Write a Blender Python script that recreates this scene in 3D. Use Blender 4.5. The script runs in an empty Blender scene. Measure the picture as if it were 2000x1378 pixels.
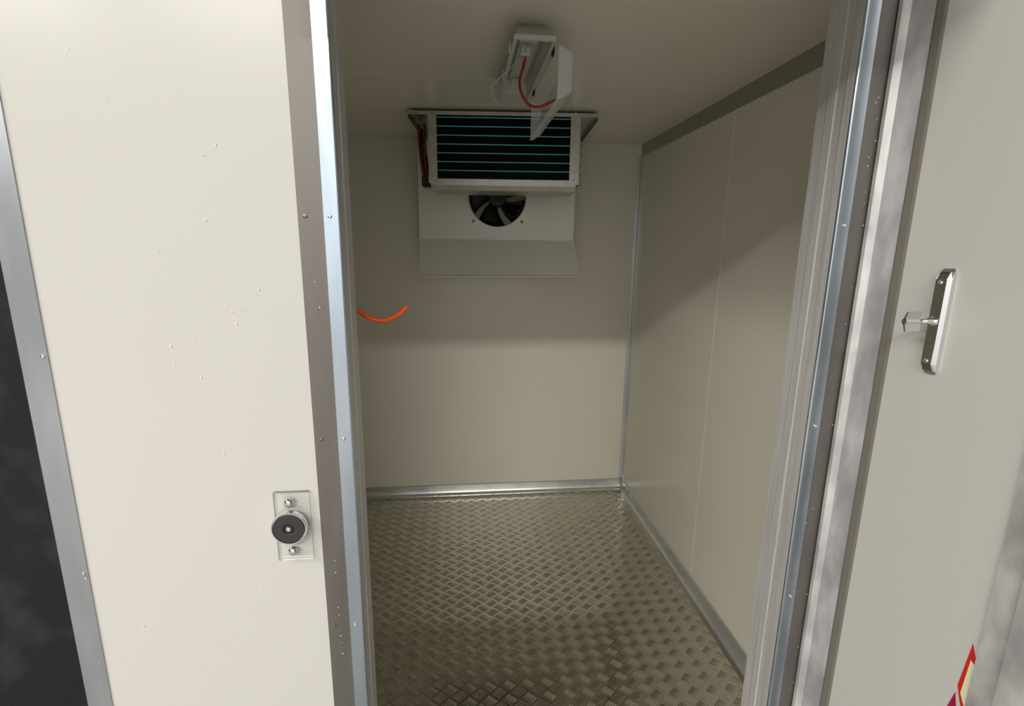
import bpy, bmesh, math, random
from mathutils import Vector, Matrix

random.seed(4)
scene = bpy.context.scene
COL = scene.collection
PI = math.pi

# ------------------------------------------------------------------ camera
FPX, PITCH, YAW, ROLL, CAM_H = 964.92, 0.206769, 0.105833, 0.011736, 1.55
cam_data = bpy.data.cameras.new('camera')
cam = bpy.data.objects.new('camera', cam_data)
COL.objects.link(cam)
cp, sp, cy, sy = math.cos(PITCH), math.sin(PITCH), math.cos(YAW), math.sin(YAW)
fwd = Vector((sy * cp, cy * cp, -sp)); rgt = Vector((cy, -sy, 0)); upv = rgt.cross(fwd)
rr = rgt * math.cos(ROLL) + upv * math.sin(ROLL)
uu = -rgt * math.sin(ROLL) + upv * math.cos(ROLL)
m = Matrix((rr, uu, -fwd)).transposed().to_4x4()
m.translation = Vector((0, 0, CAM_H))
cam.matrix_world = m
cam_data.sensor_width = 36.0
cam_data.lens = FPX / 2000 * 36
cam_data.clip_start = 0.02
scene.camera = cam

# ------------------------------------------------------------------ light
world = bpy.data.worlds.new('workshop_air')
scene.world = world
world.use_nodes = True
bg = world.node_tree.nodes['Background']
bg.inputs['Color'].default_value = (0.60, 0.64, 0.70, 1)
bg.inputs['Strength'].default_value = 0.16


def tube_light(name, loc, sx, sy_, power, color=(1, 0.965, 0.92), rot=(0, 0, 0)):
    d = bpy.data.lights.new(name, 'AREA'); d.shape = 'RECTANGLE'
    d.size = sx; d.size_y = sy_; d.energy = power; d.color = color
    o = bpy.data.objects.new(name, d); COL.objects.link(o)
    o.location = loc; o.rotation_euler = rot
    return o


# rows of ceiling tubes in the workshop behind and above the photographer
tube_light('ceiling_tube_row', (-0.9, -5.0, 4.72), 5.4, 0.5, 600)
tube_light('ceiling_tube_row', (-5.0, -2.6, 4.72), 0.4, 5.0, 660)
scene.view_settings.view_transform = 'Standard'
scene.view_settings.look = 'None'
scene.view_settings.exposure = -0.1
scene.view_settings.gamma = 1.0
scene.view_settings.use_curve_mapping = False


# ------------------------------------------------------------------ materials
def new_mat(name):
    mt = bpy.data.materials.new(name); mt.use_nodes = True
    nt = mt.node_tree
    return mt, nt, nt.nodes['Principled BSDF']


def sock(b, *names):
    for n in names:
        if n in b.inputs:
            return b.inputs[n]


def plain(name, col, rough=0.5, metal=0.0, coat=0.0, trans=0.0, ior=1.45, spec=None):
    mt, nt, b = new_mat(name)
    b.inputs['Base Color'].default_value = (*col, 1)
    b.inputs['Roughness'].default_value = rough
    b.inputs['Metallic'].default_value = metal
    b.inputs['IOR'].default_value = ior
    if trans: b.inputs['Transmission Weight'].default_value = trans
    if coat:
        b.inputs['Coat Weight'].default_value = coat
        b.inputs['Coat Roughness'].default_value = 0.12
    if spec is not None: b.inputs['Specular IOR Level'].default_value = spec
    return mt


def noise_rough(mt, scale, lo, hi, bump=0.0, stretch=(1, 1, 1), col=None, detail=3, pos=(0.35, 0.65)):
    """adds noise to roughness (and colour between two tones, and fine relief)"""
    nt = mt.node_tree; b = nt.nodes['Principled BSDF']
    tc = nt.nodes.new('ShaderNodeTexCoord'); mp = nt.nodes.new('ShaderNodeMapping')
    mp.inputs['Scale'].default_value = stretch
    ns = nt.nodes.new('ShaderNodeTexNoise'); ns.inputs['Scale'].default_value = scale
    ns.inputs['Detail'].default_value = detail
    nt.links.new(tc.outputs['Object'], mp.inputs['Vector'])
    nt.links.new(mp.outputs['Vector'], ns.inputs['Vector'])
    mr = nt.nodes.new('ShaderNodeMapRange')
    mr.inputs['From Min'].default_value = 0.3; mr.inputs['From Max'].default_value = 0.7
    mr.inputs['To Min'].default_value = lo; mr.inputs['To Max'].default_value = hi
    nt.links.new(ns.outputs['Fac'], mr.inputs['Value'])
    nt.links.new(mr.outputs['Result'], b.inputs['Roughness'])
    if bump:
        bp = nt.nodes.new('ShaderNodeBump'); bp.inputs['Strength'].default_value = bump
        bp.inputs['Distance'].default_value = 0.002
        nt.links.new(ns.outputs['Fac'], bp.inputs['Height'])
        nt.links.new(bp.outputs['Normal'], b.inputs['Normal'])
    if col:
        cr = nt.nodes.new('ShaderNodeValToRGB')
        cr.color_ramp.elements[0].position = pos[0]; cr.color_ramp.elements[1].position = pos[1]
        cr.color_ramp.elements[0].color = (*col[0], 1); cr.color_ramp.elements[1].color = (*col[1], 1)
        nt.links.new(ns.outputs['Fac'], cr.inputs['Fac'])
        nt.links.new(cr.outputs['Color'], b.inputs['Base Color'])
    return mt


M = {}
M['cream'] = plain('cream_coated_steel', (0.71, 0.685, 0.58), 0.27)
M['outer'] = plain('darkened_outer_coated_steel', (0.595, 0.58, 0.538), 0.27)  # less yellow outer coating, also darkened to offset stronger light on the front
M['cream_plain'] = plain('cream_white_paint', (0.82, 0.79, 0.72), 0.35)
M['sealant'] = plain('white_sealant', (0.85, 0.84, 0.78), 0.4)
M['alu'] = noise_rough(plain('brushed_aluminium', (0.5, 0.49, 0.47), 0.45, 0.35), 5, 0.40, 0.52,
                       stretch=(60, 60, 1), col=((0.52, 0.51, 0.49), (0.64, 0.63, 0.61)))
M['alu_bright'] = noise_rough(plain('reflect_tint_aluminium', (0.56, 0.67, 0.80), 0.3, 1.0), 4, 0.20, 0.25,  # blue of the reflected surroundings is put into the base colour
                              stretch=(8, 8, 1), col=((0.49, 0.57, 0.66), (0.56, 0.64, 0.735)))
M['alu_dull'] = noise_rough(plain('dull_grey_aluminium', (0.24, 0.225, 0.205), 0.5, 0.72), 4, 0.48, 0.56,
                            stretch=(8, 8, 1), col=((0.178, 0.165, 0.149), (0.20, 0.187, 0.17)))
M['alu_scuffed'] = noise_rough(plain('scuffed_aluminium', (0.5, 0.49, 0.48), 0.45, 0.4), 18, 0.30, 0.55,
                               stretch=(1, 1, 0.5), col=((0.46, 0.455, 0.45), (0.70, 0.69, 0.68)), detail=4)
M['alu_trim'] = noise_rough(plain('room_trim_aluminium', (0.55, 0.55, 0.53), 0.3, 0.6), 4, 0.26, 0.34,
                            col=((0.54, 0.54, 0.52), (0.62, 0.62, 0.60)))
M['alu_corner'] = noise_rough(plain('corner_aluminium', (0.44, 0.46, 0.48), 0.4, 0.9), 3, 0.36, 0.46,
                              stretch=(4, 4, 1), col=((0.40, 0.42, 0.44), (0.47, 0.49, 0.52)))
M['alu_dark_trim'] = plain('dark_trim_aluminium', (0.42, 0.41, 0.385), 0.35, 0.8)
M['tread_steel'] = noise_rough(plain('tread_plate_metal', (0.60, 0.565, 0.49), 0.10, 1.0), 10, 0.08, 0.13,
                               col=((0.56, 0.525, 0.455), (0.62, 0.585, 0.51)))
M['rivet'] = plain('rivet_metal', (0.72, 0.72, 0.72), 0.25, 1.0)
M['rivet_dark'] = plain('dull_rivet_metal', (0.30, 0.28, 0.26), 0.35, 1.0)
M['chrome'] = plain('chrome', (0.82, 0.82, 0.82), 0.06, 1.0)
M['satin_chrome'] = plain('satin_chrome', (0.66, 0.66, 0.66), 0.25, 1.0)
M['gasket'] = plain('brown_grey_gasket', (0.19, 0.172, 0.143), 0.55)
M['acrylic'] = plain('clear_acrylic', (0.97, 0.98, 0.97), 0.03, trans=1.0, ior=1.49)
nt_ = M['acrylic'].node_tree
_tr = nt_.nodes.new('ShaderNodeBsdfTransparent'); _tr.inputs['Color'].default_value = (1, 1, 1, 1)
_gl = nt_.nodes.new('ShaderNodeBsdfGlossy'); _gl.inputs['Roughness'].default_value = 0.05
_fr = nt_.nodes.new('ShaderNodeFresnel'); _fr.inputs['IOR'].default_value = 1.22
_mx = nt_.nodes.new('ShaderNodeMixShader')
nt_.links.new(_fr.outputs['Fac'], _mx.inputs['Fac']); nt_.links.new(_tr.outputs['BSDF'], _mx.inputs[1]); nt_.links.new(_gl.outputs['BSDF'], _mx.inputs[2])
nt_.links.new(_mx.outputs['Shader'], nt_.nodes['Material Output'].inputs['Surface'])
M['magnet_face'] = plain('dark_magnet', (0.035, 0.035, 0.036), 0.45)
M['black'] = plain('black_plastic', (0.01, 0.01, 0.011), 0.5)
M['fan_black'] = plain('black_fan', (0.008, 0.008, 0.009), 0.4)
M['fin_black'] = plain('blue_black_coil', (0.002, 0.004, 0.006), 0.6, spec=0.2)
M['fin_teal'] = plain('teal_coil_coating', (0.11, 0.50, 0.53), 0.3, 0.3)
M['galv'] = noise_rough(plain('galvanised_sheet', (0.60, 0.59, 0.55), 0.35, 1.0), 25, 0.3, 0.5,
                        col=((0.42, 0.41, 0.375), (0.53, 0.52, 0.48)))
M['copper'] = plain('copper_pipe', (0.27, 0.085, 0.05), 0.4, 0.9)
M['insulation'] = plain('dark_brown_insulation', (0.045, 0.034, 0.024), 0.7)
M['wire_grille'] = plain('grille_wire', (0.55, 0.55, 0.52), 0.35, 0.8)
M['lamp_plastic'] = plain('grey_white_plastic', (0.50, 0.51, 0.455), 0.45)
M['diffuser'] = plain('frosted_plastic', (0.80, 0.82, 0.82), 0.35)
nt_ = M['diffuser'].node_tree
_tr = nt_.nodes.new('ShaderNodeBsdfTransparent'); _mx = nt_.nodes.new('ShaderNodeMixShader'); _mx.inputs['Fac'].default_value = 0.30
nt_.links.new(_tr.outputs['BSDF'], _mx.inputs[1]); nt_.links.new(nt_.nodes['Principled BSDF'].outputs['BSDF'], _mx.inputs[2])
nt_.links.new(_mx.outputs['Shader'], nt_.nodes['Material Output'].inputs['Surface'])
M['red_cable'] = plain('red_cable', (0.38, 0.026, 0.010), 0.4)
M['white_wire'] = plain('white_wire', (0.62, 0.62, 0.57), 0.45)
M['orange'] = plain('orange_hose', (1.0, 0.115, 0.008), 0.35)
M['sign_red'] = plain('sign_red', (0.62, 0.02, 0.018), 0.4)
M['sign_yellow'] = plain('sign_yellow', (0.82, 0.80, 0.48), 0.4)
M['sign_dark_red'] = plain('sign_dark_red', (0.33, 0.008, 0.05), 0.4)
M['sign_white'] = plain('sign_white', (0.82, 0.80, 0.76), 0.4)
M['dark_wall'] = noise_rough(plain('dark_scuffed_wall', (0.02, 0.022, 0.023), 0.5, spec=0.25), 5, 0.4, 0.6,
                             col=((0.010, 0.012, 0.013), (0.040, 0.042, 0.042)), detail=6, pos=(0.52, 0.82))
M['concrete'] = noise_rough(plain('workshop_concrete', (0.30, 0.29, 0.27), 0.7), 4, 0.6, 0.8,
                            col=((0.25, 0.24, 0.225), (0.34, 0.33, 0.31)))
M['workshop_white'] = plain('workshop_white_paint', (0.62, 0.63, 0.64), 0.6)
M['swarf'] = plain('bright_metal_dust', (0.95, 0.95, 0.93), 0.3, 0.3)


# ------------------------------------------------------------------ builders
def link(name, me, mat, parent=None, smooth=False):
    o = bpy.data.objects.new(name, me); COL.objects.link(o)
    if mat is not None and not me.materials: me.materials.append(M[mat])
    if parent is not None: o.parent = parent
    if smooth:
        for p in me.polygons: p.use_smooth = True
    return o


def from_bm(name, bm, mat, parent=None, smooth=False):
    bmesh.ops.recalc_face_normals(bm, faces=bm.faces)
    me = bpy.data.meshes.new(name); bm.to_mesh(me); bm.free()
    return link(name, me, mat, parent, smooth)


def add_box(bm, x0, x1, y0, y1, z0, z1):
    vs = [bm.verts.new((x, y, z)) for x in (x0, x1) for y in (y0, y1) for z in (z0, z1)]
    for f in ((0, 1, 3, 2), (4, 6, 7, 5), (0, 4, 5, 1), (2, 3, 7, 6), (0, 2, 6, 4), (1, 5, 7, 3)):
        bm.faces.new([vs[i] for i in f])


def box(name, x0, x1, y0, y1, z0, z1, mat, parent=None, bevel=0.0, seg=1):
    bm = bmesh.new(); add_box(bm, x0, x1, y0, y1, z0, z1)
    if bevel: bmesh.ops.bevel(bm, geom=bm.edges[:], offset=bevel, segments=seg, affect='EDGES', profile=0.5)
    return from_bm(name, bm, mat, parent)


def add_prism(bm, poly, lo, hi, axis):
    """extrude a 2-D polygon along axis; the other two axes in order"""
    def P(a, b, c):
        return {0: (c, a, b), 1: (a, c, b), 2: (a, b, c)}[axis]
    A = [bm.verts.new(P(a, b, lo)) for a, b in poly]
    B = [bm.verts.new(P(a, b, hi)) for a, b in poly]
    bm.faces.new(A); bm.faces.new(B)
    n = len(poly)
    for i in range(n): bm.faces.new((A[i], A[(i + 1) % n], B[(i + 1) % n], B[i]))


def prism(name, poly, lo, hi, axis, mat, parent=None, smooth=False):
    bm = bmesh.new(); add_prism(bm, poly, lo, hi, axis)
    return from_bm(name, bm, mat, parent, smooth)


def add_cyl(bm, a, b, r, seg=12, r2=None, caps=True):
    a, b = Vector(a), Vector(b); d = (b - a).normalized()
    s = d.orthogonal().normalized(); t = d.cross(s); r2 = r if r2 is None else r2
    A = [bm.verts.new(a + (s * math.cos(2 * PI * i / seg) + t * math.sin(2 * PI * i / seg)) * r) for i in range(seg)]
    B = [bm.verts.new(b + (s * math.cos(2 * PI * i / seg) + t * math.sin(2 * PI * i / seg)) * r2) for i in range(seg)]
    for i in range(seg): bm.faces.new((A[i], A[(i + 1) % seg], B[(i + 1) % seg], B[i]))
    if caps: bm.faces.new(A); bm.faces.new(B)


def cyl(name, a, b, r, mat, parent=None, seg=16, r2=None):
    bm = bmesh.new(); add_cyl(bm, a, b, r, seg, r2)
    return from_bm(name, bm, mat, parent)


def smooth_path(pts, n=8):
    pts = [Vector(p) for p in pts]; out = []
    for i in range(len(pts) - 1):
        p0 = pts[max(i - 1, 0)]; p1 = pts[i]; p2 = pts[i + 1]; p3 = pts[min(i + 2, len(pts) - 1)]
        for k in range(n):
            t = k / n
            out.append(0.5 * ((2 * p1) + (p2 - p0) * t + (2 * p0 - 5 * p1 + 4 * p2 - p3) * t * t
                              + (-p0 + 3 * p1 - 3 * p2 + p3) * t ** 3))
    out.append(pts[-1]); return out


def add_tube(bm, pts, r, seg=10):
    prev = None; s = None
    for i, p in enumerate(pts):
        d = (pts[min(i + 1, len(pts) - 1)] - pts[max(i - 1, 0)]).normalized()
        if s is None: s = d.orthogonal().normalized()
        s = (s - d * s.dot(d)).normalized(); t = d.cross(s)
        ring = [bm.verts.new(p + (s * math.cos(2 * PI * k / seg) + t * math.sin(2 * PI * k / seg)) * r) for k in range(seg)]
        if prev:
            for k in range(seg): bm.faces.new((prev[k], prev[(k + 1) % seg], ring[(k + 1) % seg], ring[k]))
        else: bm.faces.new(ring)
        prev = ring
    bm.faces.new(prev)


def tube(name, pts, r, mat, parent=None, n=8, seg=10):
    bm = bmesh.new(); add_tube(bm, smooth_path(pts, n), r, seg)
    return from_bm(name, bm, mat, parent, True)


def lathe(name, prof, origin, axis_dir, mat, parent=None, seg=40, smooth=True):
    """prof: (radius, height along axis_dir)"""
    o = Vector(origin); d = Vector(axis_dir).normalized(); s = d.orthogonal().normalized(); t = d.cross(s)
    bm = bmesh.new(); prev = None
    for r, h in prof:
        if r < 1e-6: ring = [bm.verts.new(o + d * h)]
        else: ring = [bm.verts.new(o + d * h + (s * math.cos(2 * PI * k / seg) + t * math.sin(2 * PI * k / seg)) * r) for k in range(seg)]
        if prev:
            for k in range(seg):
                k2 = (k + 1) % seg
                if len(prev) == 1: bm.faces.new((prev[0], ring[k2], ring[k]))
                elif len(ring) == 1: bm.faces.new((prev[k], prev[k2], ring[0]))
                else: bm.faces.new((prev[k], prev[k2], ring[k2], ring[k]))
        prev = ring
    ob = from_bm(name, bm, mat, parent)
    if smooth:
        me = ob.data
        for p in me.polygons: p.use_smooth = True
        me.set_sharp_from_angle(angle=math.radians(35))
    return ob


def empty(name, loc=(0, 0, 0), rz=0.0):
    o = bpy.data.objects.new(name, None); COL.objects.link(o)
    o.location = loc; o.rotation_euler = (0, 0, rz); o.empty_display_size = 0.05
    return o


def tag(o, label, cat, group=None, kind=None):
    o['label'] = label; o['category'] = cat
    if group: o['group'] = group
    if kind: o['kind'] = kind
    return o


def struct(o, label, cat):
    return tag(o, label, cat, kind='structure')


# ------------------------------------------------------------------ dimensions
XL, XR, YF, YI, YB, H = -0.73, 1.066, 1.0, 1.1, 2.972, 2.155
T = 0.1                    # sandwich panel thickness
OL, OR = -0.2245, 0.788    # clear opening of the doorway
ZH = 2.11                  # clear height of the doorway
SEAM_Y = 1.962

# ------------------------------------------------------------------ workshop around the cold room
struct(box('floor', -8, 8, -7.6, 6, -0.42, -0.30, 'concrete'), 'grey concrete workshop floor under the cold room', 'floor')
struct(box('wall_left_outside', -3.2, -0.86, 1.42, 1.47, -0.29, 2.8, 'dark_wall'),
       'dark charcoal scuffed wall left of the metal corner trim', 'wall')

struct(box('wall_workshop_back', -8, 8, -7.6, -7.5, -0.29, 5.2, 'workshop_white'), 'white workshop wall behind the photographer', 'wall')

# ------------------------------------------------------------------ cold room shell
fl = box('floor_inside', XL, XR, YF + 0.004, YB, -0.12, -0.004, 'alu_dull')
fl.name = 'floor_cold_room'
struct(fl, 'tread plate floor inside the cold room', 'floor')

w = struct(empty('wall_right', (XR, 2, 0)), 'cream panel wall inside, on the right of the cold room', 'wall')
def child_box(name, *a, parent=None, **k):
    o = box(name, *a, **k); o.parent = parent
    o.matrix_parent_inverse = Matrix.Translation(-parent.location) if parent.type == 'EMPTY' and parent.rotation_euler.z == 0 else Matrix()
    return o
child_box('panel', XR, XR + T, YI - 0.1, SEAM_Y - 0.0012, -0.12, H + T, 'cream', parent=w)
child_box('panel', XR, XR + T, SEAM_Y + 0.0012, YB + T, -0.12, H + T, 'cream', parent=w)
child_box('joint_sealant', XR - 0.0006, XR + 0.003, SEAM_Y - 0.0014, SEAM_Y + 0.0014, 0.0, H, 'sealant', parent=w)

w = struct(empty('wall_back', (0, YB, 0)), 'cream panel wall at the far end of the cold room', 'wall')
child_box('panel', XL - T, 0.508 - 0.0002, YB, YB + T, -0.12, H + T, 'cream', parent=w)
child_box('panel', 0.508 + 0.0002, XR, YB, YB + T, -0.12, H + T, 'cream', parent=w)

struct(box('wall_left', XL - T, XL, YI, YB, -0.12, H + T, 'cream'), 'cream inner wall hidden left of the doorway', 'wall')

w = struct(empty('ceiling', (0, 2, H)), 'cream panel ceiling of the cold room', 'ceiling')
child_box('panel', XL, XR, YI, SEAM_Y - 0.0008, H, H + T, 'cream', parent=w)
child_box('panel', XL, XR, SEAM_Y + 0.0008, YB, H, H + T, 'cream', parent=w)
child_box('joint_sealant', XL, XR, SEAM_Y - 0.001, SEAM_Y + 0.001, H - 0.0005, H + 0.003, 'cream_plain', parent=w)

struct(box('wall_front_left', -0.825, OL - 0.002, YF, YI, -0.12, H + T, 'outer'),
       'wide cream front panel left of the doorway, with the magnet on it', 'wall')
struct(box('wall_front_right', OR + 0.002, XR + T, YF, YI - 0.001, -0.12, H + T, 'cream'), 'cream front panel behind the open door', 'wall')
struct(box('wall_front_top', OL - 0.002, OR + 0.002, YF, YI, ZH + 0.002, H + T, 'cream'), 'cream front panel above the doorway', 'wall')
struct(prism('trim_light_block', [(0.79, 2.005), (0.80, 2.005), (0.995, 2.14), (0.995, 2.26), (0.79, 2.26)], -0.25, 0.76, 0, 'cream_plain'), 'unseen sloping hood added above the doorway to block light', 'hood')  # unseen hood, added to set the shadow edge on the inner walls


# ------------------------------------------------------------------ door frame
def rivet(parent, x, y, z, mat, d=(0, -1, 0), r=0.0042):
    return lathe('rivet', [(r, 0), (r, 0.0008), (r * 0.8, 0.002), (r * 0.36, 0.0026), (r * 0.34, 0.001), (0, 0.001)],
                 (x, y, z), d, mat, parent, seg=14)


ZR = [0.27, 0.718, 1.162, 1.607, 2.05]


def jamb(name, label, xo, s, outer_mat):
    """xo: opening edge, s=-1 strip lies to the left, +1 to the right"""
    root = struct(empty(name, (0, 0, 0)), label, 'door frame')
    a, b, c = xo, xo + s * 0.030, xo + s * 0.0775
    # inner angle: front leg with a rounded nose, and the lining of the opening
    nose = 0.004
    poly = [(b, YF), (b, YF - 0.004)]
    for k in range(6):
        an = PI / 2 * k / 5
        poly.append((a + s * nose - s * nose * math.sin(an), YF - 0.004 + nose - nose * math.cos(an)))
    poly += [(a, YF + 0.001), (a + s * 0.0019, YF + 0.001), (a + s * 0.0019, YF)]
    prism('front_strip', poly, -0.12, ZH + 0.03, 2, 'alu_bright', root)
    # lining with shallow grooves running up the jamb
    lin = []
    ys = [YF + 0.0012, 1.022, 1.026, 1.046, 1.050, 1.072, 1.076, YI + 0.004]
    dep = [0, 0, 0.0018, 0.0018, 0.0, 0.0, 0.0012, 0.0012]
    for y, d_ in zip(ys, dep): lin.append((a + s * d_, y))
    lin += [(a + s * 0.006, YI + 0.004), (a + s * 0.006, YF + 0.0012)]
    prism('lining', lin, -0.12, ZH, 2, 'alu', root)
    x0, x1 = sorted((b + s * 0.0004, c))
    box('outer_strip', x0, x1, YF - 0.0025, YF, -0.12, ZH + 0.0775, outer_mat, root)
    for z in ZR:
        rivet(root, a + s * 0.0185, YF - 0.004, z, 'rivet')
        rivet(root, a + s * 0.0640, YF - 0.0025, z, 'rivet_dark')
    return root


jamb('trim_1', 'left side of the metal door frame, between cream panel and opening', OL, -1, 'alu_dull')
jamb('trim_2', 'right side of the metal door frame, beside the open door', OR, 1, 'alu_dull')
hd = struct(empty('trim_3'), 'metal door frame strip above the doorway', 'door frame')
box('front_strip', OL + 0.001, OR - 0.001, YF - 0.004, YF + 0.004, ZH, ZH + 0.03, 'alu_bright', hd)
box('outer_strip', OL - 0.03, OR + 0.03, YF - 0.0025, YF + 0.0015, ZH + 0.0304, ZH + 0.0775, 'alu_dull', hd)
box('lining', OL + 0.006, OR - 0.006, YF + 0.005, YI + 0.003, ZH, ZH + 0.004, 'alu', hd)

# corner angle at the left end of the front panel
ct = struct(empty('trim_4'), 'metal corner angle at the left edge of the front panel', 'corner trim')
prism('corner_angle', [(-0.776, YF), (-0.776, YF - 0.0025), (-0.8245, YF - 0.0025), (-0.828, YF + 0.001), (-0.828, YF + 0.05),
                       (-0.8255, YF + 0.05), (-0.8255, YF)], -0.12, H + T, 2, 'alu_corner', ct)
for z in (0.42, 0.88, 1.342, 1.80): rivet(ct, -0.784, YF - 0.0025, z, 'rivet')

# ------------------------------------------------------------------ trims inside
struct(box('trim_5', XR - 0.0025, XR, YI, YB - 0.003, H - 0.068, H, 'alu_dark_trim'), 'dark metal strip along the top of the right wall', 'trim')
ca = struct(empty('trim_6'), 'upright metal strip in the far right corner', 'trim')
prism('corner_angle', [(XR - 0.024, YB), (XR - 0.024, YB - 0.002), (XR - 0.005, YB - 0.003), (XR - 0.003, YB - 0.005), (XR - 0.0025, YB - 0.045),
                       (XR - 0.0002, YB - 0.045), (XR - 0.0002, YB)], 0.055, H - 0.068, 2, 'alu_trim', ca)
struct(box('trim_7', XL, XR - 0.026, YB - 0.002, YB, H - 0.045, H - 0.004, 'cream'), 'cream strip along the top of the far wall', 'trim')


def cove(n=7, h=0.062, d=0.036):
    """outline in (distance from wall, height), a bullnosed skirting with a hollow in the middle"""
    pts = [(0, 0), (0, h), (0.004, h)]
    for k in range(n):
        an = PI / 2 * k / (n - 1)
        pts.append((0.008 + (d - 0.012) * (1 - math.cos(an)), 0.006 + (h - 0.010) * (1 - math.sin(an))))
    pts += [(d, 0.004), (d, 0)]
    return pts


sk = struct(empty('baseboard_back'), 'shiny metal skirting along the far wall', 'skirting')
prism('cove_profile', [(YB - a, b) for a, b in cove()], XL, 0.21, 0, 'alu_trim', sk)
prism('cove_profile', [(YB - a, b) for a, b in cove()], 0.2112, XR, 0, 'alu_trim', sk)
sk = struct(empty('baseboard_right'), 'shiny metal skirting along the right wall', 'skirting')
prism('cove_profile', [(XR - a, b) for a, b in cove(d=0.026)], YI, YB - 0.036, 1, 'alu_trim', sk)

# ------------------------------------------------------------------ tread plate floor
PLATE_SEAM = 1.882
plates = []
for (a, b) in ((YF + 0.004, PLATE_SEAM - 0.0005), (PLATE_SEAM + 0.0005, YB)):
    p = box('floor_plate', XL, XR, a, b, -0.0036, 0.0, 'tread_steel', fl)
    plates.append((p, a, b))


def add_bar(bm, c, d, L, wd, h):
    c = Vector(c); d = Vector(d).normalized(); n = Vector((-d.y, d.x, 0)); z = Vector((0, 0, 1))
    fr = (-0.5, -0.38, 0.0, 0.38, 0.5); prev = None
    for f in fr:
        e = 0.0 if abs(f) == 0.5 else (0.8 if f else 1.0)
        if e == 0: ring = [bm.verts.new(c + d * L * f - z * 0.0002)]
        else:
            ring = [bm.verts.new(c + d * L * f - n * wd * 0.5 * e - z * 0.0002), bm.verts.new(c + d * L * f + z * h * e),
                    bm.verts.new(c + d * L * f + n * wd * 0.5 * e - z * 0.0002)]
        if prev:
            if len(prev) == 1: bm.faces.new((prev[0], ring[0], ring[1])); bm.faces.new((prev[0], ring[1], ring[2]))
            elif len(ring) == 1: bm.faces.new((prev[0], ring[0], prev[1])); bm.faces.new((prev[1], ring[0], prev[2]))
            else:
                for k in (0, 1): bm.faces.new((prev[k], ring[k], ring[k + 1], prev[k + 1]))
        prev = ring


U = Vector((0.035, 0.0288, 0)); V = Vector((-0.035, 0.0288, 0))


def add_tread(bm, c, kind):
    a, b = (U, V) if kind == 0 else (V, U)
    for k in range(5):
        add_bar(bm, Vector(c) + b * ((k - 2) * 0.175), a, a.length * 0.84, 0.0074, 0.0024)


tread_mesh = []
for kind in (0, 1):
    bm = bmesh.new(); add_tread(bm, (0, 0, 0), kind)
    bmesh.ops.recalc_face_normals(bm, faces=bm.faces)
    me = bpy.data.meshes.new('tread'); bm.to_mesh(me); bm.free(); me.materials.append(M['tread_steel'])
    for p in me.polygons: p.use_smooth = True
    tread_mesh.append(me)
cells = []
for i in range(-80, 120):
    for j in range(-80, 120):
        c = Vector((0.02, 1.385, 0)) + U * i + V * j
        if XL + 0.03 < c.x < XR - 0.045 and YI < c.y < YB - 0.055:
            cells.append((c, (i + j) % 2))
cells.sort(key=lambda t: t[0].length)
seen = [t for t in cells if t[0].y > 1.36 and -0.21 * t[0].y < t[0].x < 0.73 * t[0].y][:300]
seen_ids = set(id(t) for t in seen)
for p, a, b in plates:
    bm = bmesh.new(); n = 0
    for t in cells:
        c, kind = t
        if not (a < c.y <= b + 0.002): continue
        if id(t) in seen_ids:
            o = link('tread', tread_mesh[kind], None, p); o.location = c
        else:
            add_tread(bm, c, kind); n += 1
    if n:
        o = from_bm('tread_field', bm, 'tread_steel', p, True); o['kind'] = 'stuff'
        o['label'] = 'raised five-bar tread pattern further off'
    else: bm.free()

# ------------------------------------------------------------------ magnet catch on the front panel
mg = tag(empty('magnet_catch', (-0.3565, YF, 0.8905)), 'round dark magnet on a clear acrylic plate screwed to the cream front panel', 'magnet catch')
box('mounting_plate', -0.036, 0.036, -0.010, -0.0003, 0.0, 0.158, 'acrylic', mg, bevel=0.0012)


def screw_head(parent, x, y, z, r, d=(0, -1, 0), mat='chrome', name='screw'):
    o = lathe(name, [(r, 0), (r, r * 0.2), (r * 0.85, r * 0.55), (r * 0.5, r * 0.78), (r * 0.3, r * 0.82), (r * 0.22, r * 0.45), (0, r * 0.4)],
              (x, y, z), d, mat, parent, seg=20)
    return o


screw_head(mg, -0.0035, -0.010, 0.136, 0.0105)
screw_head(mg, -0.0035, -0.010, 0.0235, 0.0105)
cup = lathe('magnet_cup', [(0.0, 0), (0.033, 0), (0.0362, 0.003), (0.0368, 0.012), (0.036, 0.0155), (0.0335, 0.0155), (0.033, 0.0125), (0, 0.0125)],
            (-0.0035, -0.0105, 0.084), (0, -1, 0), 'chrome', mg, seg=56)
lathe('magnet_ring', [(0.0115, 0.0), (0.0115, 0.0025), (0.0125, 0.0032), (0.031, 0.0032), (0.032, 0.0025), (0.032, 0.0)],
      (-0.0035, -0.0232, 0.084), (0, -1, 0), 'magnet_face', mg, seg=56)
lathe('magnet_bore', [(0.0, 0.0), (0.0113, 0.0), (0.0113, 0.0012), (0, 0.0012)], (-0.0035, -0.0231, 0.084), (0, -1, 0), 'black', mg, seg=32)
screw_head(mg, -0.0035, -0.0244, 0.084, 0.0068)

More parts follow.
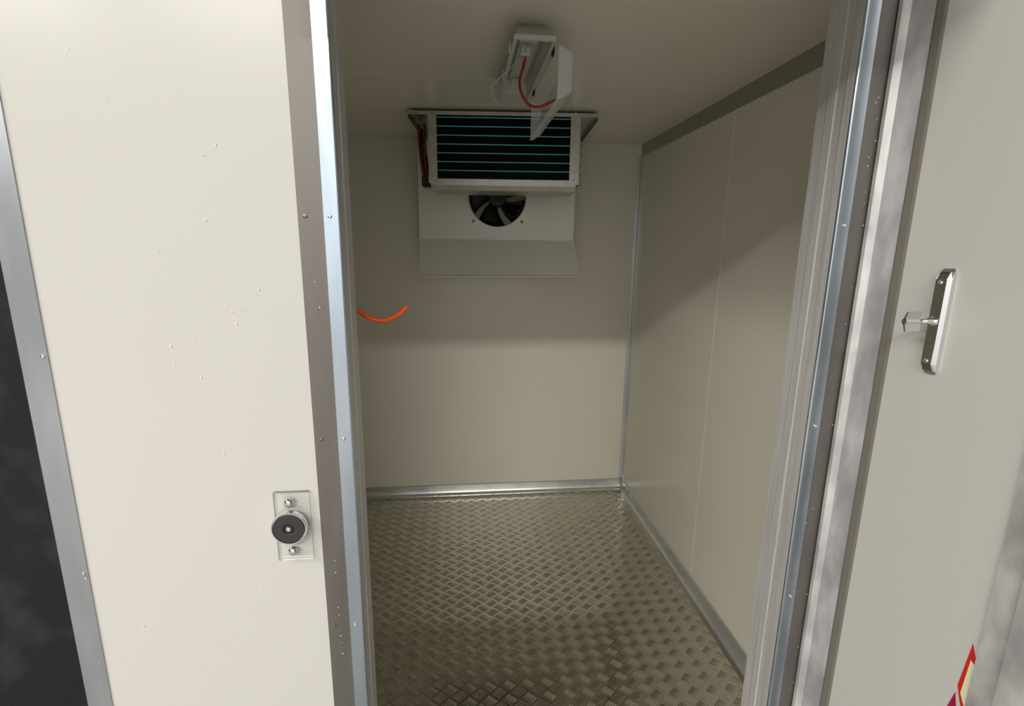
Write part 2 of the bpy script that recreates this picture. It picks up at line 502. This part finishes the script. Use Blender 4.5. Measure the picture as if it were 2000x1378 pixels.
# ------------------------------------------------------------------ open door leaf on the right
XD = 0.868
dr = struct(empty('door_1', (XD, 0.985, 0)), 'open cream cold room door leaf on the right, metal edged', 'door')
def D(o):
    o.parent = dr; o.matrix_parent_inverse = Matrix.Translation(-dr.location); return o
D(box('leaf', XD, XD + 0.098, 0.545, 0.975, -0.05, 2.12, 'outer'))
D(prism('hinge_edge_profile', [(XD - 0.016, 0.993), (XD - 0.016, 0.984), (XD - 0.006, 0.974), (XD - 0.0015, 0.925), (XD + 0.001, 0.925),
                               (XD + 0.001, 0.9755), (XD + 0.099, 0.9755), (XD + 0.099, 0.993)], -0.06, 2.13, 2, 'alu_scuffed'))
D(prism('gasket', [(XD, 0.9238), (XD - 0.0015, 0.9238), (XD - 0.003, 0.919), (XD - 0.003, 0.904), (XD - 0.0015, 0.8995), (XD, 0.8995)], -0.05, 2.12, 2, 'gasket'))
D(prism('free_edge_profile', [(XD - 0.0005, 0.6305), (XD - 0.004, 0.628), (XD - 0.0045, 0.590), (XD - 0.0085, 0.588), (XD - 0.0085, 0.530),
                              (XD + 0.099, 0.530), (XD + 0.099, 0.5445), (XD - 0.0005, 0.5445)], -0.06, 2.13, 2, 'alu_scuffed'))

# handle: long chrome escutcheon with a short winged knob
hy = 0.806
hb = bmesh.new()
prof = [(-0.0150, 0.0), (-0.0150, 0.007), (-0.0098, 0.0135), (0.0098, 0.0135), (0.0150, 0.007), (0.0150, 0.0)]
rings = []
for z, k, dk in ((1.333, 0.75, 0.25), (1.339, 1.0, 0.55), (1.353, 1.0, 1.0), (1.43, 1.0, 1.0), (1.506, 1.0, 1.0), (1.520, 1.0, 0.55), (1.526, 0.75, 0.25)):
    rings.append([hb.verts.new((XD - d_ * dk - 0.0003, hy + y * k, z)) for y, d_ in prof])
for r0, r1 in zip(rings, rings[1:]):
    for k in range(len(prof)):
        hb.faces.new((r0[k], r0[(k + 1) % len(prof)], r1[(k + 1) % len(prof)], r1[k]))
hb.faces.new(rings[0]); hb.faces.new(rings[-1])
bmesh.ops.bevel(hb, geom=[e for e in hb.edges], offset=0.0009, segments=2, affect='EDGES', profile=0.6)
hnd = D(from_bm('handle', hb, 'chrome'))
hnd['label'] = 'chrome handle plate with winged knob'
def hpart(o):
    o.parent = hnd; return o
hz = 1.431
hpart(lathe('spindle', [(0.0, 0), (0.0085, 0), (0.0085, 0.003), (0.0062, 0.006), (0.0068, 0.011), (0.0055, 0.015), (0.0070, 0.020), (0.0045, 0.026), (0.0060, 0.031), (0, 0.031)],
            (XD - 0.0125, hy, hz), (-1, 0, 0), 'chrome', seg=20))
hpart(cyl('knob', (XD - 0.042, hy, hz), (XD - 0.072, hy, hz), 0.0052, 'chrome', seg=20))
for s in (1, -1):
    bm = bmesh.new()
    add_prism(bm, [(hy - 0.002, hz + s * 0.004), (hy - 0.006, hz + s * 0.0175), (hy - 0.0035, hz + s * 0.0180), (hy + 0.002, hz + s * 0.004)], XD - 0.072, XD - 0.043, 0)
    hpart(from_bm('wing', bm, 'satin_chrome'))
for z in (1.358, 1.501):
    hpart(screw_head(None, XD - 0.0127, hy, z, 0.0045, (-1, 0, 0)))

# warning sticker, its right part under the edge profile
yk = 0.6295
def sticker(name, poly, mat, parent=None, d=0.0004):
    return prism(name, poly, XD - d - 0.0003, XD - d, 0, mat)
st = D(sticker('warning_sticker', [(0.6395, 0.899), (0.6480, 0.806), (0.6392, 0.780), (yk, 0.762), (yk, 0.874)], 'sign_red', d=0.0003))
st['label'] = 'red bordered warning triangle sticker'
o = sticker('sign_field', [(0.6368, 0.868), (0.6410, 0.797), (yk, 0.775), (yk, 0.864)], 'sign_yellow', d=0.0007); o.parent = st
o = sticker('second_sign', [(0.6490, 0.790), (0.6390, 0.750), (0.6580, 0.690), (0.6600, 0.735)], 'sign_dark_red', d=0.0003); o.parent = st

# ------------------------------------------------------------------ evaporator on the ceiling
ev = tag(empty('evaporator', (0.2, 2.345, 0), math.radians(-4.7)), 'ceiling evaporator with teal-lined black coil and its fan cover hanging open', 'evaporator')
tp = bmesh.new()
add_box(tp, -0.425, 0.422, 0.0, 0.50, H - 0.015, H - 0.012)
for a in ((-0.425, 0.422, 0.0, 0.002), (-0.425, 0.422, 0.498, 0.50)): add_box(tp, a[0], a[1], a[2], a[3], H - 0.028, H - 0.015)
for a in (-0.425, 0.420): add_box(tp, a, a + 0.002, 0.002, 0.498, H - 0.040, H - 0.015)
from_bm('top_plate', tp, 'galv', ev)
for x in (-0.322, 0.322):
    for y in (0.02, 0.46):
        cyl('hanging_bolt', (x, y, H - 0.0005), (x, y, H - 0.012), 0.009, 'rivet_dark', ev, seg=6)
coil = box('coil_block', -0.299, 0.301, 0.012, 0.200, 1.846, 2.135, 'fin_black', ev)
for k in range(8):
    z = 2.119 - k * 0.0372
    bm = bmesh.new(); add_cyl(bm, (-0.298, 0.006, z), (0.300, 0.006, z), 0.0026, 8)
    from_bm('coil_ridge', bm, 'fin_teal', coil)
bm = bmesh.new()
for k in range(149):
    x = -0.297 + k * 0.004
    add_box(bm, x, x + 0.0006, 0.006, 0.013, 1.848, 2.133)
o = from_bm('fin_pack', bm, 'fin_black', coil); o['kind'] = 'stuff'
for x0, x1 in ((-0.336, -0.297), (0.299, 0.342)):
    bm = bmesh.new()
    add_box(bm, x0, x1, -0.002, 0.0, 1.840, H - 0.0285)
    sx = x0 if x0 < 0 else x1 - 0.002
    add_box(bm, sx, sx + 0.002, 0.0, 0.205, 1.840, H - 0.0285)
    pl = from_bm('end_plate', bm, 'galv', ev)
    xm = (x0 + x1) / 2
    for z in (2.125, 2.083, 1.862): screw_head(pl, xm, -0.002, z, 0.0042, mat='rivet')
bm = bmesh.new()
add_prism(bm, [(-0.004, 1.858), (-0.002, 1.858), (-0.002, 1.832), (0.010, 1.812), (0.205, 1.812), (0.205, 1.810), (0.008, 1.810), (-0.004, 1.8315)], -0.327, 0.330, 0)
from_bm('lower_rail', bm, 'galv', ev)
# return bends on the right, pipes on the left
for k in range(5):
    z = 2.02 - k * 0.043
    tube('return_bend', [(0.340, 0.05, z + 0.012), (0.354, 0.05, z + 0.010), (0.358, 0.05, z), (0.354, 0.05, z - 0.010), (0.340, 0.05, z - 0.012)], 0.005, 'galv', ev, n=4, seg=8)
tube('copper_pipe', [(-0.400, 0.16, 2.118), (-0.398, 0.15, 2.04), (-0.385, 0.12, 1.95), (-0.372, 0.10, 1.875)], 0.008, 'copper', ev)
tube('copper_pipe', [(-0.372, 0.14, 2.118), (-0.370, 0.13, 2.02), (-0.362, 0.11, 1.92), (-0.356, 0.09, 1.875)], 0.006, 'copper', ev)
tube('capillary_pipe', [(-0.405, 0.20, 2.10), (-0.408, 0.19, 2.07), (-0.390, 0.20, 2.0), (-0.388, 0.18, 1.92)], 0.004, 'copper', ev)
tube('pipe_insulation', [(-0.402, 0.24, 2.112), (-0.395, 0.22, 2.06), (-0.380, 0.18, 1.99), (-0.368, 0.15, 1.92), (-0.362, 0.12, 1.87)], 0.013, 'insulation', ev)
box('valve_block', -0.378, -0.340, 0.06, 0.13, 1.832, 1.880, 'black', ev, bevel=0.003)
# the fan cover hanging down by the far wall
cv = bmesh.new()
fx, fz, fr = -0.030, 1.826, 0.161
NSEG = 48
outer = []
x0, x1, z0, z1 = -0.457, 0.392, 1.598, 2.12
for y in (0.450, 0.453):
    ring = [cv.verts.new((fx + fr * math.cos(2 * PI * k / NSEG), y, fz + fr * math.sin(2 * PI * k / NSEG))) for k in range(NSEG)]
    rim = []
    for k in range(NSEG):
        a = 2 * PI * k / NSEG; ca_, sa_ = math.cos(a), math.sin(a)
        tx = ((x1 - fx) if ca_ > 0 else (fx - x0)) / max(abs(ca_), 1e-6)
        tz = ((z1 - fz) if sa_ > 0 else (fz - z0)) / max(abs(sa_), 1e-6)
        t_ = min(tx, tz); rim.append(cv.verts.new((fx + t_ * ca_, y, fz + t_ * sa_)))
    for k in range(NSEG): cv.faces.new((ring[k], ring[(k + 1) % NSEG], rim[(k + 1) % NSEG], rim[k]))
    # corner fill
    for qx in (x0, x1):
        for qz in (z0, z1):
            pass
    outer.append((ring, rim))
# square the corners
for ring, rim in outer:
    for v_a, v_b in [(rim[k], rim[(k + 1) % NSEG]) for k in range(NSEG)]:
        ax = abs(v_a.co.x - x0) < 1e-5 or abs(v_a.co.x - x1) < 1e-5
        bx_ = abs(v_b.co.x - x0) < 1e-5 or abs(v_b.co.x - x1) < 1e-5
        if ax != bx_:
            qx = v_a.co.x if ax else v_b.co.x; qz = v_b.co.z if ax else v_a.co.z
            c_ = cv.verts.new((qx, v_a.co.y, qz)); cv.faces.new((v_a, v_b, c_))
(r0, _), (r1, _) = outer
for k in range(NSEG): cv.faces.new((r0[k], r0[(k + 1) % NSEG], r1[(k + 1) % NSEG], r1[k]))
fanp = from_bm('fan_plate', cv, 'cream_plain', ev)
lathe('fan_collar', [(fr, 0.0), (fr, 0.010), (fr - 0.003, 0.012), (fr - 0.005, 0.010), (fr - 0.005, -0.05), (fr, -0.05)], (fx, 0.449, fz), (0, -1, 0), 'cream_plain', fanp, seg=64)
tr = bmesh.new()
P0 = [(-0.455, 0.448, 1.600), (0.392, 0.448, 1.600), (0.421, 0.340, 1.418), (-0.444, 0.340, 1.410)]
def slab(bm, pts, off):
    A = [bm.verts.new(p) for p in pts]; B = [bm.verts.new(Vector(p) + Vector(off)) for p in pts]
    bm.faces.new(A); bm.faces.new(B)
    for i in range(len(pts)): bm.faces.new((A[i], A[(i + 1) % len(pts)], B[(i + 1) % len(pts)], B[i]))
slab(tr, P0, (0, 0.002, -0.001))
tray = from_bm('drip_tray', tr, 'cream_plain', ev)
bm = bmesh.new()
slab(bm, [(-0.444, 0.340, 1.410), (0.421, 0.340, 1.418), (0.421, 0.330, 1.413), (-0.444, 0.330, 1.405)], (0, 0, -0.004))
from_bm('tray_lip', bm, 'cream_plain', tray)
for pts_, off_ in (([(0.392, 0.448, 1.600), (0.421, 0.340, 1.418), (0.424, 0.45, 1.418), (0.396, 0.452, 1.600)], (0.0015, 0, 0)),
                   ([(-0.455, 0.448, 1.600), (-0.444, 0.340, 1.410), (-0.446, 0.45, 1.41), (-0.457, 0.452, 1.600)], (-0.0015, 0, 0))):
    bm = bmesh.new(); slab(bm, pts_, off_); from_bm('tray_side', bm, 'cream_plain', tray)
for x in (-0.160, 0.105): screw_head(fanp, x, 0.4495, 1.698, 0.0075, mat='rivet_dark')
# axial fan behind the plate
fan = lathe('fan_hub', [(0, 0.03), (0.045, 0.03), (0.05, 0.02), (0.05, -0.03), (0, -0.03)], (fx, 0.49, fz), (0, -1, 0), 'fan_black', ev, seg=32)
for k in range(5):
    a0 = math.radians(90 + 72 * k + 8); bm = bmesh.new(); g = []
    for i in range(7):
        r_ = 0.046 + (fr - 0.054) * i / 6; sp_ = math.radians(27 + 2 * i / 6); sw = math.radians(16 * i / 6)
        row = []
        for j in range(5):
            t_ = (j / 4 - 0.5); a_ = a0 + sw + t_ * 2 * sp_
            row.append(bm.verts.new((fx + r_ * math.cos(a_), 0.488 + t_ * 0.036, fz + r_ * math.sin(a_))))
        g.append(row)
    for i in range(6):
        for j in range(4): bm.faces.new((g[i][j], g[i + 1][j], g[i + 1][j + 1], g[i][j + 1]))
    geom = bmesh.ops.solidify(bm, geom=bm.faces[:], thickness=0.002)
    from_bm('fan_blade', bm, 'fan_black', fan, True)
bm = bmesh.new()
for k in range(13):
    r_ = 0.03 + k * 0.0108
    pts = [Vector((fx + r_ * math.cos(2 * PI * i / 40), 0.535, fz + r_ * math.sin(2 * PI * i / 40))) for i in range(41)]
    add_tube(bm, pts, 0.0016, 5)
for k in range(4):
    a = PI / 4 + PI / 2 * k
    add_cyl(bm, (fx, 0.538, fz), (fx + 0.165 * math.cos(a), 0.538, fz + 0.165 * math.sin(a)), 0.0022, 6)
from_bm('fan_guard', bm, 'wire_grille', fan)

# ------------------------------------------------------------------ ceiling lamp hanging open
lp = tag(empty('ceiling_lamp', (0.203, 1.70, H)), 'open plastic ceiling lamp in front of the evaporator, frosted cover hanging down', 'lamp')
bm = bmesh.new()
x0, x1, y0, y1, zt, zb = -0.052, 0.052, -0.275, 0.265, -0.001, -0.068
def ring_at(ix, iy0, iy1, z): return [bm.verts.new(p) for p in ((x0 + ix, y0 + iy0, z), (x1 - ix, y0 + iy0, z), (x1 - ix, y1 - iy1, z), (x0 + ix, y1 - iy1, z))]
Rs = [ring_at(0.012, 0.075, 0.03, zt), ring_at(0.0, 0.0, 0.0, zb + 0.012), ring_at(-0.004, -0.004, -0.004, zb + 0.012), ring_at(-0.004, -0.004, -0.004, zb),
      ring_at(0.004, 0.004, 0.004, zb), ring_at(0.005, 0.01, 0.005, zb + 0.02), ring_at(0.014, 0.08, 0.034, zt - 0.012)]
for a, b in zip(Rs, Rs[1:]):
    for k in range(4): bm.faces.new((a[k], a[(k + 1) % 4], b[(k + 1) % 4], b[k]))
bm.faces.new(Rs[0]); bm.faces.new(Rs[-1])
base = from_bm('lamp_base', bm, 'lamp_plastic', lp)
box('gear_plate', -0.026, 0.030, -0.15, 0.19, -0.024, -0.014, 'lamp_plastic', lp, bevel=0.002)
for y in (-0.13, 0.16):
    sckt = box('terminal_block', -0.020, 0.008, y, y + 0.016, -0.050, -0.024, 'white_wire', lp, bevel=0.002)
    cyl('lamp_clip', (0.0, y - 0.001, -0.044), (0.0, y - 0.016, -0.044), 0.007, 'white_wire', lp)
for y in (-0.2, 0.02, 0.2):
    box('side_clip', -0.062, -0.056, y, y + 0.018, -0.072, -0.045, 'lamp_plastic', lp, bevel=0.001)
for y in (-0.20, 0.17):
    box('cover_hook', 0.058, 0.066, y, y + 0.012, -0.075, -0.050, 'black', lp, bevel=0.001)
# frosted trough cover hanging from the right rim
bm = bmesh.new()
A0, A1 = -0.268, 0.258
add_prism(bm, [(0.064, -0.072), (0.070, -0.072), (0.104, -0.090), (0.104, -0.185), (0.074, -0.205), (0.062, -0.205), (0.062, -0.202), (0.073, -0.202),
               (0.1015, -0.183), (0.1015, -0.0915), (0.069, -0.0745), (0.064, -0.0745)], A0, A1, 1)
for y in (A0, A1 - 0.0025):
    add_prism(bm, [(0.066, -0.0745), (0.1015, -0.0915), (0.1015, -0.183), (0.073, -0.202), (0.064, -0.202)], y, y + 0.0025, 1)
from_bm('diffuser', bm, 'diffuser', lp)
def R(pts): return [(x - 0.203, y - 1.70, z - H) for x, y, z in pts]
tube('red_cable', R([(0.208, 1.665, 2.130), (0.200, 1.66, 2.098), (0.190, 1.66, 2.062), (0.192, 1.655, 2.035), (0.204, 1.65, 2.008), (0.222, 1.645, 1.988), (0.250, 1.63, 1.981), (0.297, 1.61, 1.998)]), 0.0042, 'red_cable', lp)
tube('white_wire', R([(0.212, 1.66, 2.128), (0.185, 1.665, 2.118), (0.160, 1.67, 2.096), (0.128, 1.67, 2.068), (0.105, 1.665, 2.046), (0.104, 1.66, 2.03), (0.112, 1.65, 2.000), (0.120, 1.65, 1.995)]), 0.0012, 'white_wire', lp)
tube('white_wire', R([(0.120, 1.65, 1.995), (0.126, 1.68, 2.02), (0.140, 1.75, 2.06), (0.165, 1.80, 2.11)]), 0.0012, 'white_wire', lp)

# ------------------------------------------------------------------ orange hose
hs = tag(tube('hose', [(-0.345, YI + 0.0005, 1.462), (-0.340, 1.17, 1.452), (-0.312, 1.25, 1.425), (-0.2645, 1.30, 1.392), (-0.2418, 1.30, 1.3758),
                       (-0.2035, 1.30, 1.3648), (-0.1638, 1.30, 1.3784), (-0.1372, 1.30, 1.4018)], 0.0055, 'orange', n=8, seg=14),
         'bright orange bent hose end sticking out inside the cold room', 'hose')

# ------------------------------------------------------------------ specks of metal dust on the front panel and frame
def hit(px, py, y):
    d = fwd + rr * ((px - 1000) / FPX) - uu * ((py - 689) / FPX)
    t_ = y / d.y
    return Vector((0, 0, CAM_H)) + d * t_
specks = [(128, 108), (133, 95), (210, 190), (421, 283), (396, 303), (308, 490), (323, 518), (325, 677), (334, 676), (340, 712), (378, 665), (393, 737), (437, 885), (454, 608),
          (470, 604), (479, 607), (462, 632), (478, 737), (506, 565), (282, 1222), (268, 1180), (430, 1251), (487, 1242), (511, 1143), (549, 1155), (574, 1126), (615, 550),
          (625, 600), (654, 1093), (656, 1117), (661, 1185), (663, 1200), (666, 1240), (668, 1254), (670, 1275), (195, 1290), (193, 1305), (195, 1337), (168, 1128), (402, 430), (380, 420)]
bm = bmesh.new()
for px, py in specks:
    c = hit(px, py, YF - 0.0045 if 570 < px < 690 else YF - 0.0028 if px < 200 and py > 900 else YF)
    r_ = random.uniform(0.0008, 0.0017); c.y -= r_ * 0.5
    bmesh.ops.create_icosphere(bm, subdivisions=1, radius=r_, matrix=Matrix.Translation(c + Vector((0, -0.0004, 0))) @ Matrix.Diagonal((1, 0.5, random.uniform(0.8, 1.6), 1)))
for px, py in [(1711, 200), (1716, 190), (1713, 232), (1710, 275), (1697, 307), (1695, 324), (1690, 375), (1688, 397), (1652, 633), (1664, 560), (1588, 993), (1574, 1021), (1603, 1022),
               (1579, 1092), (1566, 1097), (1557, 1155), (1559, 1262), (1550, 1332)]:
    c = hit(px, py, YF - 0.0025)
    r_ = random.uniform(0.0008, 0.0015)
    bmesh.ops.create_icosphere(bm, subdivisions=1, radius=r_, matrix=Matrix.Translation(c) @ Matrix.Diagonal((1, 0.5, 1, 1)))
sp_o = tag(from_bm('metal_dust', bm, 'swarf'), 'tiny bright specks of metal dust stuck on panel and door frame', 'dust', kind='stuff')
